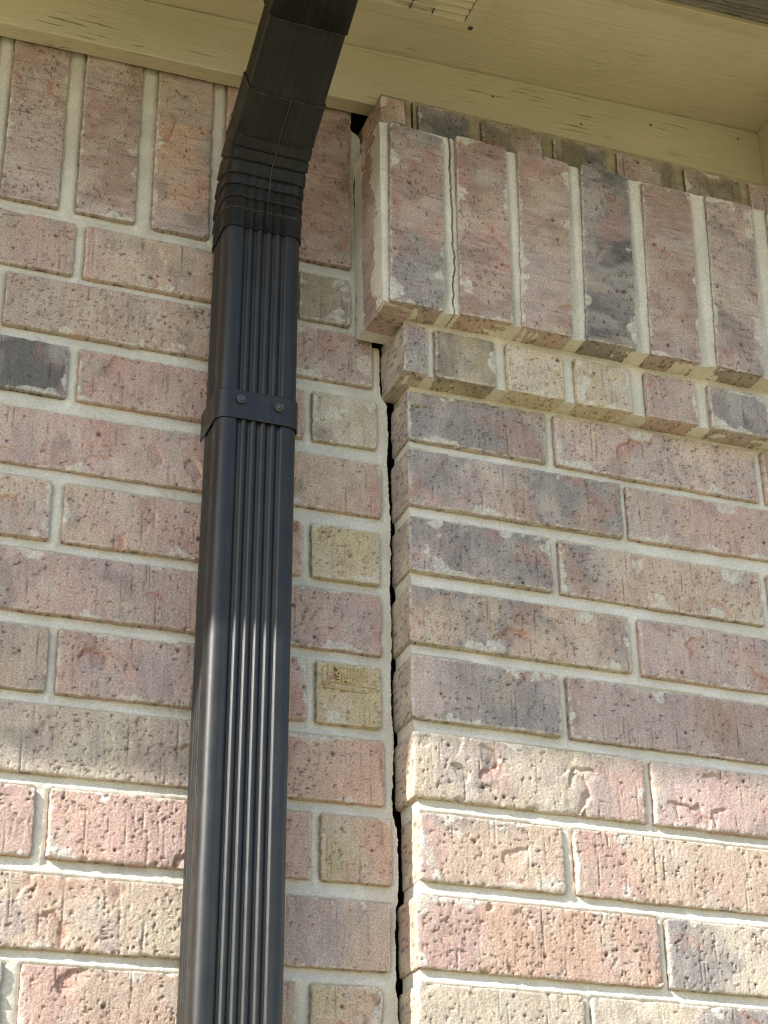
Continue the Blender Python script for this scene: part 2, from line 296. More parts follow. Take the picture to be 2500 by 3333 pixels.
('R', [(0.9671, -0.5602), (1.2097, -0.5624), (1.2097, -0.6284), (0.9671, -0.6263)], 'tan', 'grey', 0.3),
('R', [(1.2202, -0.5625), (1.4628, -0.5646), (1.4628, -0.6307), (1.2202, -0.6285)], 'pink', 'pink', 0.3),
('RC', [(0.4612, -0.636), (0.6108, -0.6367), (0.6108, -0.703), (0.4612, -0.7017)], 'tan', 'pink', 0.7),
('R', [(0.6228, -0.6368), (0.8654, -0.638), (0.8654, -0.7053), (0.6228, -0.7031)], 'salmon', 'tan', 0.7),
('R', [(0.8759, -0.6381), (1.1185, -0.6393), (1.1185, -0.7076), (0.8759, -0.7054)], 'pink', 'pink', 0.3),
('R', [(1.129, -0.6393), (1.3716, -0.6405), (1.3716, -0.7098), (1.129, -0.7077)], 'mauve', 'tan', 0.3),
('RC', [(0.4563, -0.7157), (0.7072, -0.7179), (0.7072, -0.786), (0.4563, -0.7837)], 'orange', 'pink', 0.4),
('R', [(0.7151, -0.718), (0.9577, -0.7202), (0.9577, -0.7883), (0.7151, -0.7861)], 'beige', 'grey', 0.4),
('R', [(0.9682, -0.7203), (1.2108, -0.7225), (1.2108, -0.7905), (0.9682, -0.7883)], 'mauve', 'grey', 0.3),
('R', [(1.2213, -0.7225), (1.4639, -0.7247), (1.4639, -0.7928), (1.2213, -0.7906)], 'tan', 'pink', 0.3),
('RC', [(0.4555, -0.7969), (0.6217, -0.7983), (0.6217, -0.8627), (0.4555, -0.8613)], 'tan', 'beige', 0.4),
('R', [(0.6294, -0.7984), (0.872, -0.8006), (0.872, -0.865), (0.6294, -0.8628)], 'beige', 'grey', 0.4),
('R', [(0.8825, -0.8007), (1.1251, -0.8029), (1.1251, -0.8673), (0.8825, -0.8651)], 'tan', 'tan', 0.3),
('R', [(1.1356, -0.803), (1.3782, -0.8052), (1.3782, -0.8696), (1.1356, -0.8674)], 'pink', 'tan', 0.3),
('RC', [(0.4563, -0.8705), (0.7072, -0.8705), (0.7072, -0.9349), (0.4563, -0.9349)], 'tan', 'pink', 0.4),
('R', [(0.7151, -0.8705), (0.9577, -0.8705), (0.9577, -0.9349), (0.7151, -0.9349)], 'pink', 'orange', 0.4),
('R', [(0.9682, -0.8705), (1.2108, -0.8705), (1.2108, -0.9349), (0.9682, -0.9349)], 'pink', 'grey', 0.3),
('R', [(1.2213, -0.8705), (1.4639, -0.8705), (1.4639, -0.9349), (1.2213, -0.9349)], 'mauve', 'pink', 0.3),
('RC', [(0.4612, -0.9482), (0.6108, -0.9482), (0.6108, -1.0126), (0.4612, -1.0126)], 'tan', 'pink', 0.4),
('R', [(0.6228, -0.9482), (0.8654, -0.9482), (0.8654, -1.0126), (0.6228, -1.0126)], 'pink', 'orange', 0.4),
('R', [(0.8759, -0.9482), (1.1185, -0.9482), (1.1185, -1.0126), (0.8759, -1.0126)], 'mauve', 'pink', 0.3),
('R', [(1.129, -0.9482), (1.3716, -0.9482), (1.3716, -1.0126), (1.129, -1.0126)], 'tan', 'tan', 0.3),
('RC', [(0.4563, -1.0259), (0.7072, -1.0259), (0.7072, -1.0903), (0.4563, -1.0903)], 'tan', 'pink', 0.4),
('R', [(0.7151, -1.0259), (0.9577, -1.0259), (0.9577, -1.0903), (0.7151, -1.0903)], 'pink', 'orange', 0.4),
('R', [(0.9682, -1.0259), (1.2108, -1.0259), (1.2108, -1.0903), (0.9682, -1.0903)], 'tan', 'grey', 0.3),
('R', [(1.2213, -1.0259), (1.4639, -1.0259), (1.4639, -1.0903), (1.2213, -1.0903)], 'pink', 'pink', 0.3),
('RC', [(0.4612, -1.1036), (0.6108, -1.1036), (0.6108, -1.168), (0.4612, -1.168)], 'tan', 'pink', 0.4),
('R', [(0.6228, -1.1036), (0.8654, -1.1036), (0.8654, -1.168), (0.6228, -1.168)], 'pink', 'orange', 0.4),
('R', [(0.8759, -1.1036), (1.1185, -1.1036), (1.1185, -1.168), (0.8759, -1.168)], 'pink', 'pink', 0.3),
('R', [(1.129, -1.1036), (1.3716, -1.1036), (1.3716, -1.168), (1.129, -1.168)], 'mauve', 'tan', 0.3),
('RC', [(0.4563, -1.1813), (0.7072, -1.1813), (0.7072, -1.2457), (0.4563, -1.2457)], 'tan', 'pink', 0.4),
('R', [(0.7151, -1.1813), (0.9577, -1.1813), (0.9577, -1.2457), (0.7151, -1.2457)], 'pink', 'orange', 0.4),
('R', [(0.9682, -1.1813), (1.2108, -1.1813), (1.2108, -1.2457), (0.9682, -1.2457)], 'mauve', 'grey', 0.3),
('R', [(1.2213, -1.1813), (1.4639, -1.1813), (1.4639, -1.2457), (1.2213, -1.2457)], 'tan', 'pink', 0.3),
('RC', [(0.4612, -1.259), (0.6108, -1.259), (0.6108, -1.3234), (0.4612, -1.3234)], 'tan', 'pink', 0.4),
('R', [(0.6228, -1.259), (0.8654, -1.259), (0.8654, -1.3234), (0.6228, -1.3234)], 'pink', 'orange', 0.4),
('R', [(0.8759, -1.259), (1.1185, -1.259), (1.1185, -1.3234), (0.8759, -1.3234)], 'tan', 'pink', 0.3),
('R', [(1.129, -1.259), (1.3716, -1.259), (1.3716, -1.3234), (1.129, -1.3234)], 'pink', 'tan', 0.3),
('HC', [(0.4472, -0.104), (0.4749, -0.1043), (0.4749, -0.1637), (0.4472, -0.1637)], 'grey', 'mauve', 0.5),
('H', [(0.4843, -0.1044), (0.5535, -0.105), (0.5535, -0.1638), (0.4843, -0.1637)], 'olive', 'dark', 0.5),
('H', [(0.5676, -0.1051), (0.6347, -0.1057), (0.6347, -0.1639), (0.5676, -0.1638)], 'yellow', 'beige', 0.5),
('H', [(0.6496, -0.1059), (0.7172, -0.1065), (0.7172, -0.164), (0.6496, -0.1639)], 'yellow', 'beige', 0.5),
('H', [(0.7363, -0.1066), (0.7995, -0.1072), (0.7995, -0.1641), (0.7363, -0.164)], 'mauve', 'pink', 0.5),
('H', [(0.8159, -0.1073), (0.8899, -0.108), (0.8899, -0.1642), (0.8159, -0.1641)], 'mauve', 'grey', 1.0),
('H', [(0.9029, -0.1081), (0.9759, -0.1088), (0.9759, -0.1643), (0.9029, -0.1642)], 'mauve', 'tan', 0.5),
('H', [(0.9889, -0.1089), (1.0619, -0.1096), (1.0619, -0.1644), (0.9889, -0.1644)], 'mauve', 'tan', 0.5),
('H', [(1.0749, -0.1097), (1.1479, -0.1103), (1.1479, -0.1646), (1.0749, -0.1645)], 'mauve', 'tan', 0.5),
('H', [(1.1609, -0.1105), (1.2339, -0.1111), (1.2339, -0.1647), (1.1609, -0.1646)], 'mauve', 'tan', 0.5),
('H', [(1.2469, -0.1112), (1.3199, -0.1119), (1.3199, -0.1648), (1.2469, -0.1647)], 'mauve', 'tan', 0.5),
('H', [(1.3329, -0.112), (1.4059, -0.1127), (1.4059, -0.1649), (1.3329, -0.1648)], 'mauve', 'tan', 0.5),
('S', [(0.4268, 0.1414), (0.4905, 0.1349), (0.4853, -0.0979), (0.4223, -0.0979)], 'brown', 'grey', 0.45),
('S', [(0.5064, 0.1452), (0.569, 0.1423), (0.5648, -0.0964), (0.5027, -0.0976)], 'pink', 'brown', 0.45),
('S', [(0.5835, 0.1445), (0.6476, 0.1426), (0.6364, -0.0982), (0.5743, -0.0973)], 'brown', 'mauve', 0.45),
('S', [(0.6626, 0.1452), (0.7236, 0.1414), (0.7155, -0.0973), (0.6518, -0.0979)], 'dark', 'grey', 0.45),
('S', [(0.7415, 0.1393), (0.8057, 0.1389), (0.795, -0.0986), (0.731, -0.1001)], 'brown', 'mauve', 0.45),
('S', [(0.8262, 0.1418), (0.8891, 0.143), (0.8767, -0.0989), (0.8142, -0.0986)], 'mauve', 'dark', 0.45),
('S', [(0.9095, 0.1413), (0.9751, 0.1388), (0.9604, -0.0996), (0.8963, -0.0986)], 'brown', 'grey', 0.45),
('S', [(0.99, 0.1413), (1.0556, 0.1388), (1.0409, -0.0996), (0.9768, -0.0986)], 'brown', 'mauve', 0.3),
('S', [(1.0705, 0.1413), (1.1361, 0.1388), (1.1214, -0.0996), (1.0573, -0.0986)], 'brown', 'mauve', 0.3),
('S', [(1.151, 0.1413), (1.2166, 0.1388), (1.2019, -0.0996), (1.1378, -0.0986)], 'brown', 'mauve', 0.3),
('S', [(1.2315, 0.1413), (1.2971, 0.1388), (1.2824, -0.0996), (1.2183, -0.0986)], 'brown', 'mauve', 0.3),
('S', [(1.312, 0.1413), (1.3776, 0.1388), (1.3629, -0.0996), (1.2988, -0.0986)], 'brown', 'mauve', 0.3)]
PLANE = {'L': 0., 'LS': 0., 'R': -.038, 'RC': -.038, 'H': -.062, 'HC': -.062, 'S': -.088, 'T': -.060, 'TC': -.060}
def axis_lines(length, res):
    a = [0, .0011, .0026]; n = max(2, int(round((length-.0052)/res)))
    return np.array(a + list(np.linspace(.0026, length-.0026, n+1)[1:-1]) + [length-.0026, length-.0011, length])/length
def brick_mesh(name, q, depth, res, seed, soldier=False, rows=None, rough_sides=False, tones=None, pale=0.):
    """rounded, ragged brick: q = front corners (x,z) TL,TR,BR,BL about the brick's centre; front at y=0"""
    r = np.random.default_rng(seed)
    q = np.array(q)+np.array([(.0006, -.0006), (-.0006, -.0006), (-.0006, .0006), (.0006, .0006)]); Lx = (q[1, 0]-q[0, 0]+q[2, 0]-q[3, 0])/2; Lz = (q[0, 1]-q[3, 1]+q[1, 1]-q[2, 1])/2
    u = axis_lines(Lx, res); v = axis_lines(Lz, res)
    U, Vv = np.meshgrid(u, v)                                 # v: 0 = bottom
    X = (q[3, 0]*(1-U)+q[2, 0]*U)*(1-Vv) + (q[0, 0]*(1-U)+q[1, 0]*U)*Vv
    Z = (q[3, 1]*(1-U)+q[2, 1]*U)*(1-Vv) + (q[0, 1]*(1-U)+q[1, 1]*U)*Vv
    ex = np.minimum(U, 1-U)*Lx; ez = np.minimum(Vv, 1-Vv)*Lz; ed = np.minimum(ex, ez)
    sx, sz = r.uniform(0, 60, 2)
    # ragged outline
    nr = np.exp(-ed/.004)
    X = X + nr*(.0008*fbm(X*90+sx, Z*90, 1)+.0004*vn(X*330, Z*330+sz, 2)); Z = Z + nr*(.0008*fbm(X*70, Z*90+sz, 3)+.0004*vn(X*310+sx, Z*310, 4))
    cr = np.hypot(np.maximum(.004-ex, 0), np.maximum(.004-ez, 0)); 
    X = X - np.sign(U-.5)*np.maximum(cr-.004, 0)*.4; Z = Z - np.sign(Vv-.5)*np.maximum(cr-.004, 0)*.4
    s, t = (Z, X) if soldier else (X, Z)
    h = .0010*fbm(s*18+sx, t*18+sz, 5) + .00030*fbm(s*75+sx, t*75+sz, 6, 2) + .00012*vn(s*380+sx, t*45+sz, 7) + .00022*vn(s*520, t*520, 8)
    fine = res < .003
    ls, lt = (Lz, Lx) if soldier else (Lx, Lz)
    pit = np.zeros_like(h); red = np.zeros_like(h)
    if fine:
        area = Lx*Lz
        for _ in range(r.poisson(area/.0040)):                # scoops and folded skin
            cs, ct = r.uniform(-.5, .5)*ls, r.uniform(-.5, .5)*lt; R0 = r.uniform(.006, .022); a0 = r.uniform(-.6, 2.6)
            ds, dt = s-cs, t-ct; dd = np.hypot(ds*r.uniform(.6, 1.2), dt)-R0*(1+.25*vn(s*120, t*120, seed % 50))
            mk = sst(.0, .7, np.cos(np.arctan2(dt, ds)-a0)); A = r.uniform(.0012, .0036)
            sh_ = mk*np.where(dd < 0, np.exp(dd/r.uniform(.004, .010)), np.exp(-(dd/.0010)**2)); h = h - A*sh_
            if r.random() < .4: red = np.maximum(red, sh_*r.uniform(.3, .8))
        uu, vv = (v*lt-lt/2, u*ls-ls/2) if False else (u*Lx-Lx/2, v*Lz-Lz/2)
        def stamp(cx_, cz_, ax, az, dep, dark):
            i0, i1 = np.searchsorted(uu, (cx_-3*ax, cx_+3*ax)); j0, j1 = np.searchsorted(vv, (cz_-3*az, cz_+3*az))
            if i1 <= i0 or j1 <= j0: return
            e_ = np.exp(-((uu[None, i0:i1]-cx_)/ax)**2-((vv[j0:j1, None]-cz_)/az)**2)
            h[j0:j1, i0:i1] -= dep*e_; pit[j0:j1, i0:i1] = np.maximum(pit[j0:j1, i0:i1], dark*e_)
        dens = r.uniform(.3, 1.5); cn = r.uniform(0, 50)
        for _ in range(int(dens*area/.000056)):               # torn hooks: a ragged bite with a short tail
            cx_, cz_ = r.uniform(uu[0], uu[-1]), r.uniform(vv[0], vv[-1])
            if vn(np.array(cx_*30+cn), np.array(cz_*30), 4) < r.uniform(-.9, .6): continue
            k = r.random()**2; wd, ht, dep, dk = .0006+.0018*k, .00045+.0005*r.random(), .0007+.0013*r.random(), .4+.6*r.random()
            tail = r.uniform(.0008, .0026)
            if soldier: stamp(cx_, cz_, ht, wd, dep, dk); stamp(cx_+tail*.8, cz_-wd*.8, tail, .0005, dep*.6, dk*.6)
            else: stamp(cx_, cz_, wd, ht, dep, dk); stamp(cx_-wd*.8, cz_-tail*.8, .00045, tail, dep*.6, dk*.6)
        for _ in range(int(area/.0011)):                      # long drag lines
            cx_, cz_ = r.uniform(uu[0], uu[-1]), r.uniform(vv[0], vv[-1]); l = r.uniform(.006, .020)
            stamp(cx_, cz_, *((l, .0006) if soldier else (.0006, l)), r.uniform(.0005, .0012), r.uniform(.2, .65))
        for _ in range(r.poisson(9*max(Lx, Lz)/.24)):         # chipped arrises
            R0 = r.uniform(.0010, .0032); e_x = r.random() < Lx/(Lx+Lz)
            stamp(*((r.uniform(uu[0], uu[-1]), r.choice([vv[0], vv[-1]])) if e_x else (r.choice([uu[0], uu[-1]]), r.uniform(vv[0], vv[-1]))), R0*r.uniform(.7, 1.6), R0, r.uniform(.0015, .0035), r.uniform(.1, .5))
        for _ in range(r.poisson(3*area/.0155)): R0 = r.uniform(.0012, .0022); stamp(r.uniform(uu[0], uu[-1]), r.uniform(vv[0], vv[-1]), R0, R0, .0025, 1.0)
    # colour of the fired clay, flashed patches, torn spots, mortar wiped over the arrises
    ca, cb, smear = tones[:3]; ca = np.array(ca); cb = np.array(cb); pw = tones[3]
    mx = lambda A_, B_, f_: A_*(1-f_[..., None])+B_*f_[..., None]
    S_, T_ = s+sx, t*.8+sz
    wv_ = .35*fbm(S_*60, T_*60, 40)
    col = mx(np.broadcast_to(ca, s.shape+(3,)), cb, sst(-.28, .28, fbm(S_*16+wv_, T_*11, 41, 4)))
    col = mx(col, np.array(srgb(176, 162, 158)), pw*.55*sst(.12, .45, fbm(S_*24, T_*24+wv_, 42, 4)))
    col = mx(col, np.array(srgb(188, 142, 126)), pw*.40*sst(.22, .5, fbm(S_*21-wv_, T_*25, 43, 4)))
    col = mx(col, np.array(srgb(132, 122, 118)), pw*.40*sst(.26, .58, fbm(S_*30+wv_, T_*30, 44, 4)))
    col = mx(col, np.array(srgb(200, 182, 160)), pw*.40*sst(.2, .5, fbm(S_*27, T_*19, 47, 4)))
    col = col*(1+.13*fbm(S_*130, T_*130, 45, 3)+.08*vn(S_*420, T_*60, 46))[..., None]
    col = mx(col, np.array(srgb(214, 204, 192)), .30*sst(.0, .5, fbm(S_*40, T_*40-wv_, 53, 4)))
    col = mx(col, np.array(srgb(186, 134, 118)), np.clip(red, 0, .8))
    col = col*(1+.05*r.standard_normal(s.shape))[..., None]
    col = mx(col, np.array(srgb(62, 48, 42)), .88*np.clip(pit*1.15, 0, 1))
    n5 = fbm(S_*34, t*34+sz, 48, 4); n6 = fbm(S_*260, t*260+sz, 49, 2)
    n7 = fbm(S_*620, t*620, 50, 2)
    reach = smear*(.0016+.034*sst(.14, .70, n5))+.0016*n6+.0012*n7
    sme = sst(-.0012, .0022, reach-ed)*(.66+.25*n6+.2*n7)
    col = mx(col, np.array(srgb(220, 215, 203))*(1+.1*n6[..., None]), np.clip(sme, 0, 1)); h = h+.0004*sme
    Y = -h + np.where(ed < .0005, .0008, np.where(ed < .0018, .0001, 0)) + r.uniform(-.0009, .0009) + (X*r.uniform(-.008, .008))
    n, m = X.shape; idx = np.arange(n*m).reshape(n, m)
    V = [np.stack([X, Y, Z], -1).reshape(-1, 3)]; F = [np.stack([idx[:-1, :-1], idx[:-1, 1:], idx[1:, 1:], idx[1:, :-1]], -1).reshape(-1, 4)]
    UV = [np.stack([s+sx, t+sz], -1).reshape(-1, 2)]; E = [col.reshape(-1, 3)]
    loop = np.concatenate([idx[0, :], idx[1:, -1], idx[-1, -2::-1], idx[-2:0:-1, 0]])
    base = V[0][loop]; nl = len(loop); cnt = n*m
    V.append(base.copy()); UV.append(UV[0][loop]); E.append(E[0][loop]); prev = cnt+np.arange(nl); cnt += nl
    rows = rows if rows is not None else [.006, depth]
    cx, cz = q.mean(0)
    nx = np.where(np.isclose(U.ravel()[loop], 0), -1, np.where(np.isclose(U.ravel()[loop], 1), 1, 0)); nz_ = np.where(np.isclose(Vv.ravel()[loop], 0), -1, np.where(np.isclose(Vv.ravel()[loop], 1), 1, 0))
    for k, dy in enumerate(rows):
        P = base.copy(); P[:, 1] = dy
        a = np.arange(nl)
        bulge = .0002 + (.0004*fbm(P[:, 0]*60+P[:, 2]*60+sx, dy*60+sz, 9) + .0003*vn((P[:, 0]+P[:, 2])*260, dy*260, 2) if rough_sides else 0)
        P[:, 0] += nx*bulge; P[:, 2] += nz_*bulge
        ids = cnt+a; cnt += nl; V.append(P); uvp = np.stack([P[:, 0]+np.abs(nx)*dy+sx, P[:, 2]+np.abs(nz_)*dy+sz], -1)
        if soldier: uvp = uvp[:, ::-1]
        UV.append(uvp); sc_ = (np.array(ca)*.5+np.array(cb)*.5)[None]*(1+.16*fbm(uvp[:, 0]*80, uvp[:, 1]*80, 51)[:, None]); hz = (.25+.5*sst(-.2, .4, fbm(uvp[:, 0]*50, uvp[:, 1]*50, 55)))[:, None]*pale; sc_ = sc_*(1-hz)+np.array(srgb(222, 210, 186))[None]*hz; E.append(sc_*(1-.55*sst(.45, .6, vn(uvp[:, 0]*330, uvp[:, 1]*330, 52)))[:, None])
        nxt = np.roll(ids, -1); pn = np.roll(prev, -1)
        F.append(np.stack([prev, ids, nxt, pn], -1)); prev = ids
    return make_mesh(name, np.concatenate(V), np.concatenate(F), np.concatenate(UV), col=np.concatenate(E))
def lin(c): return [float(x) for x in srgb(*TONE[c])]
def tones_of(c1, c2, smear, seed):
    r = random.Random(seed); f = r.uniform(.93, 1.06); g_ = f*r.uniform(.95, 1.05)
    return [x*f for x in lin(c1)], [x*g_ for x in lin(c2)], smear, (.35 if c1 in ('yellow', 'orange', 'salmon') else 1.0)
RES = .00115
def place_brick(parent, q, plane, c1, c2, smear, seed, depth=.055, res=RES, **kw):
    q = np.array(q); c = q.mean(0)
    return link('brick', brick_mesh('brick', q-c, depth, res, seed, tones=tones_of(c1, c2, smear, seed), **kw), M_brick, parent, (c[0], plane, c[1]+ZO))
def rect_dist(X, Z, rects):                                   # distance outside the nearest brick face
    D = np.full(X.shape, 1.)
    for x0, x1, zt0, zt1, zb0, zb1 in rects:
        t = np.clip((X-x0)/(x1-x0), 0, 1); zt = zt0+(zt1-zt0)*t; zb = zb0+(zb1-zb0)*t
        dx = np.maximum(np.maximum(x0-X, X-x1), 0); dz = np.maximum(np.maximum(zb-Z, Z-zt), 0)
        ins = np.minimum(np.minimum(X-x0, x1-X), np.minimum(zt-Z, Z-zb))
        D = np.minimum(D, np.where(ins > 0, -ins, np.hypot(dx, dz)))
    return D
def rects_of(kinds): return [(q[0][0], q[1][0], q[0][1], q[1][1], q[3][1], q[2][1]) for k, q, a, b, s in BRICKS if k in kinds]
def mortar_sheet(mb, xl, xr, z0, z1, plane, rects, res, left_skirt=None, right_skirt=None, bottom_skirt=None, fx=None, rec=.0046, zbot=None):
    """joint mortar between the bricks: recessed, slightly hollow, with returns at its free edges"""
    zs = np.linspace(z0, z1, int((z1-z0)/res)+2)
    L = np.array([xl(z) for z in zs]); R = np.array([xr(z) for z in zs])
    n = int((R-L).max()/res)+2; u = np.linspace(0, 1, n) if fx is None else fx
    X = L[:, None]+(R-L)[:, None]*u[None]; Z = np.repeat(zs[:, None], len(u), 1)
    if zbot is not None: Z = Z+(zbot(X)-z0)*(1-(Z-z0)/(z1-z0))
    D = rect_dist(X, Z, rects)
    D2 = rect_dist(X, Z+.0035, rects)                         # struck so that it leans back under the brick above
    Y = plane + np.where(D < 0, rec+.004, rec-.0016+.0016*sst(.0005, .006, D)) + .0038*(1-sst(-.001, .006, D2))*(D > 0) + .0007*fbm(X*40, Z*40, 11) + .0005*fbm(X*210, Z*210, 12, 2)
    P = np.stack([X, Y, Z], -1); mb.grid(P)
    for sk, sl in ((left_skirt, P[:, 0]), (right_skirt, P[:, -1])):
        if sk is not None:
            rows = []
            K = max(2, int((sk-plane)/.0035)); sk = sk+.0012*fbm(zs*120, zs*0, 17)
            for k in range(K+1):
                y = sl[:, 1]+(sk-sl[:, 1])*k/K; x = sl[:, 0]+.0008*fbm(y*80, zs*80, 13)*min(k, 1)
                rows.append(np.stack([x, y, sl[:, 2]], -1))
            G = np.array(rows); mb.grid(G if sl is P[:, 0] else G[::-1])
    if bottom_skirt is not None:
        b = P[0]; K = 8; rows = [np.stack([b[:, 0], b[:, 1]+(bottom_skirt-b[:, 1])*k/K, b[:, 2]+.0008*fbm(b[:, 0]*60, b[:, 1]*60+k, 14)*min(k, 1)], -1) for k in range(K+1)]
        mb.grid(np.array(rows)[::-1])
def bot_of(*kinds):
    p = sorted([((q[3][0]+q[2][0])/2, (q[3][1]+q[2][1])/2) for k, q, a, b, s in BRICKS if k in kinds])
    return lambda X: np.interp(X, [c_[0] for c_ in p], [c_[1] for c_ in p])+.0009
in_frame = lambda q: max(p[0] for p in q) > -.06 and min(p[0] for p in q) < 1.0 and max(p[1] for p in q) > -.95

# left wall
wall = thing('brick_wall', 'pinkish brick wall with a row of upright bricks on top, behind the black downspout', 'wall', (0, 0, 0))
CR = np.array([(.4136, .26), (.4140, .197), (.4240, .190), (.4255, .175), (.4245, .150), (.4175, .143), (.4158, .116), (.4173, .073), (.4182, .0476), (.4189, .0141), (.4186, -.0192), (.4175, -.0521), (.4173, -.0723), (.4196, -.0958), (.4442, -.0985), (.4440, -.1273), (.4442, -.1425), (.4455, -.1600), (.4515, -.1690), (.4520, -.1867), (.4526, -.2094), (.4506, -.2398), (.4518, -.2728), (.453, -.3087), (.4527, -.3482), (.4508, -.3836), (.4516, -.418), (.4517, -.4518), (.4502, -.4853), (.45, -.5181), (.4521, -.55), (.4509, -.5819), (.4487, -.6231), (.4505, -.6343), (.4535, -.6421), (.454, -.6626), (.454, -.6793), (.454, -.6983), (.453, -.7131), (.4504, -.7189), (.4497, -.7517), (.4498, -.7785), (.4488, -.7946), (.4504, -.8048), (.4515, -.8269), (.450, -.95), (.4515, -1.1), (.45, -1.4)])
lip = lambda z: float(np.interp(-z, -CR[:, 1], CR[:, 0])) + .0008*float(fbm(z*150, z*0+.3, 21)) + .0007*float(vn(z*420, z*0+.7, 22)) + .0009
seed = 100; stamped = None
for k, q, a, b, s in BRICKS:
    seed += 1
    if k in ('L', 'LS'):
        near = in_frame(q)
        o = place_brick(wall, q, 0., a, b, s, seed, res=RES if near else .009, soldier=(k == 'LS'))
        if k == 'L' and q[0][0] > .36 and -.49 < q[0][1] < -.46: stamped = o
mb = MB(); RL = rects_of(('L', 'LS'))
mortar_sheet(mb, lambda z: -.06, lip, -.95, .24, 0., RL, .0024, right_skirt=.06)
mortar_sheet(mb, lambda z: -.64, lambda z: -.06, -.95, .24, 0., RL, .006)
mortar_sheet(mb, lambda z: -.64, lip, -1.33, -.95, 0., RL, .006, right_skirt=.06)
o = mb.build('mortar', M_mort, wall, (0, 0, 0), smooth=True)
mb = MB(); mb.box((-3.2, .061, -ZO), (3.2, .075, .9)); mb.build('sheathing', M_dark, wall)
mb = MB(); mb.box((-3.2, -.004, -ZO), (-.6402, .0605, .6)); mb.box((-.64, -.004, -ZO), (.455, .0605, -1.332)); mb.build('wall_backing', M_house, wall)

# stamped lettering on the yellow half brick (upside down, as laid)
def text_mesh(body, size, extr):
    c = bpy.data.curves.new('t', 'FONT'); c.body = body; c.size = size; c.align_x = 'CENTER'; c.align_y = 'CENTER'; c.extrude = extr; c.bevel_depth = .00025; c.bevel_resolution = 1; c.resolution_u = 4; c.space_character = 1.08; c.offset = .0002
    t = bpy.data.objects.new('t', c); sc.collection.objects.link(t); bpy.context.view_layer.update()
    me = bpy.data.meshes.new_from_object(t.evaluated_get(bpy.context.evaluated_depsgraph_get())); bpy.data.objects.remove(t); return me
if stamped:
    for body, x, z, size in (('BRICK', .4065, -.4868, .0115), ('ACME', .406, -.4952, .0105)):
        me = text_mesh(body, size, .0005); me.transform(Matrix.Rotation(math.radians(90), 4, 'X')); me.transform(Matrix.Rotation(math.radians(181), 4, 'Y'))
        o = link('stamped_lettering', me, M_stamp, stamped, (x, -.0004, z+ZO))
        o['label'] = 'raised maker\'s lettering, upside down, on the yellow half brick'
    mb = MB()
    def bar(p, q_, wd=.0011):
        p = np.array(p); q_ = np.array(q_); d_ = q_-p; n_ = np.array([-d_[1], d_[0]]); n_ = n_/np.linalg.norm(n_)*wd/2
        c4 = [p+n_, q_+n_, q_-n_, p-n_]
        v = [(a_[0], y, a_[1]) for y in (-.0011, .002) for a_ in c4]
        mb.add(v, [(0, 1, 2, 3), (0, 4, 5, 1), (1, 5, 6, 2), (2, 6, 7, 3), (3, 7, 4, 0)])
    for p, q_ in (((.3777, -.4853), (.3837, -.4823)), ((.3777, -.4853), (.3779, -.504)), ((.3832, -.4823), (.3834, -.4995)), ((.3834, -.4998), (.4312, -.5018)), ((.3788, -.5060), (.4242, -.5075)), ((.4242, -.5075), (.4314, -.5015)), ((.3779, -.504), (.3834, -.4998))): bar(p, q_)
    o = mb.build('stamped_border', M_stamp, stamped)

# projecting pier
pier = thing('brick_pier', 'projecting brickwork right of the crack, with upright bricks stepped out on top', 'wall', (.46, -.038, 0))
SIDE = [.003, .006, .009, .013, .017, .021, .025, .029, .033, .039, .046, .0505]
for k, q, a, b, s in BRICKS:
    seed += 1
    if k in ('L', 'LS'): continue
    near = in_frame(q); res = RES if near else .009
    kw = {}
    if k in ('RC', 'HC'): kw = dict(rows=SIDE if k == 'RC' else SIDE[:-1]+[.048, .058, .070], rough_sides=True, pale=.9)
    if k in ('H', 'S') and near: kw = dict(rows=[.003, .006, .01, .014, .018, .022, .026, .03, .06], rough_sides=True, pale=.55)
    place_brick(pier, q, PLANE[k], a, b, s, seed, res=res, soldier=(k == 'S'), depth=.06, **kw)
# return brick of the soldier course, facing left
q = [(.028, .150), (.0835, .150), (.0835, -.1015), (.028, -.1015)]
c = np.array(q).mean(0)
o = link('brick', brick_mesh('brick', np.array(q)-c, .05, RES, 901, tones=tones_of('brown', 'mauve', .6, 5), soldier=True, rows=[.003, .006, .01, .014, .018, .022, .026, .034], rough_sides=True), M_brick, pier, (.4150, -c[0], c[1]+ZO))
o.rotation_euler = (0, 0, -math.pi/2+.06)
# top course
TX = [(.4266, .457), (.4734, .5357), (.5529, .6286), (.6444, .7120), (.7280, .8040), (.8190, .8950), (.908, .982), (.996, 1.07), (1.084, 1.158), (1.172, 1.246), (1.26, 1.334)]
TQ = [[(a, .2015), (b, .2015), (b, .138), (a, .138)] for a, b in TX]
tc = [('brown', 'orange'), ('dark', 'grey'), ('dirt_shade', 'brown'), ('dirt_shade', 'dark'), ('dirt_shade', 'brown'), ('dirt_shade', 'brown')]  # darkened browns: dirt plus the deep shade under the frieze, put into the colour
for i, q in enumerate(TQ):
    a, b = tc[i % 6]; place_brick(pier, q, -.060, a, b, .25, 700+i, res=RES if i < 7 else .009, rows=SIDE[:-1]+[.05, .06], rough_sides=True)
mb = MB()
RR = rects_of(('R', 'RC')); RH = rects_of(('H', 'HC')); RS = rects_of(('S',)); RT = [(q[0][0], q[1][0], q[0][1], q[1][1], q[3][1], q[2][1]) for q in TQ]
XE = 1.38
RCc = sorted([((q[0][1]+q[3][1])/2, q[0][0]) for k, q, a, b, s in BRICKS if k == 'RC'])
rcx = lambda z: float(np.interp(z, [c_[0] for c_ in RCc], [c_[1] for c_ in RCc]))+.0038
mortar_sheet(mb, rcx, lambda z: 1.0, -.95, -.158, -.038, RR, .0024, left_skirt=.0125)
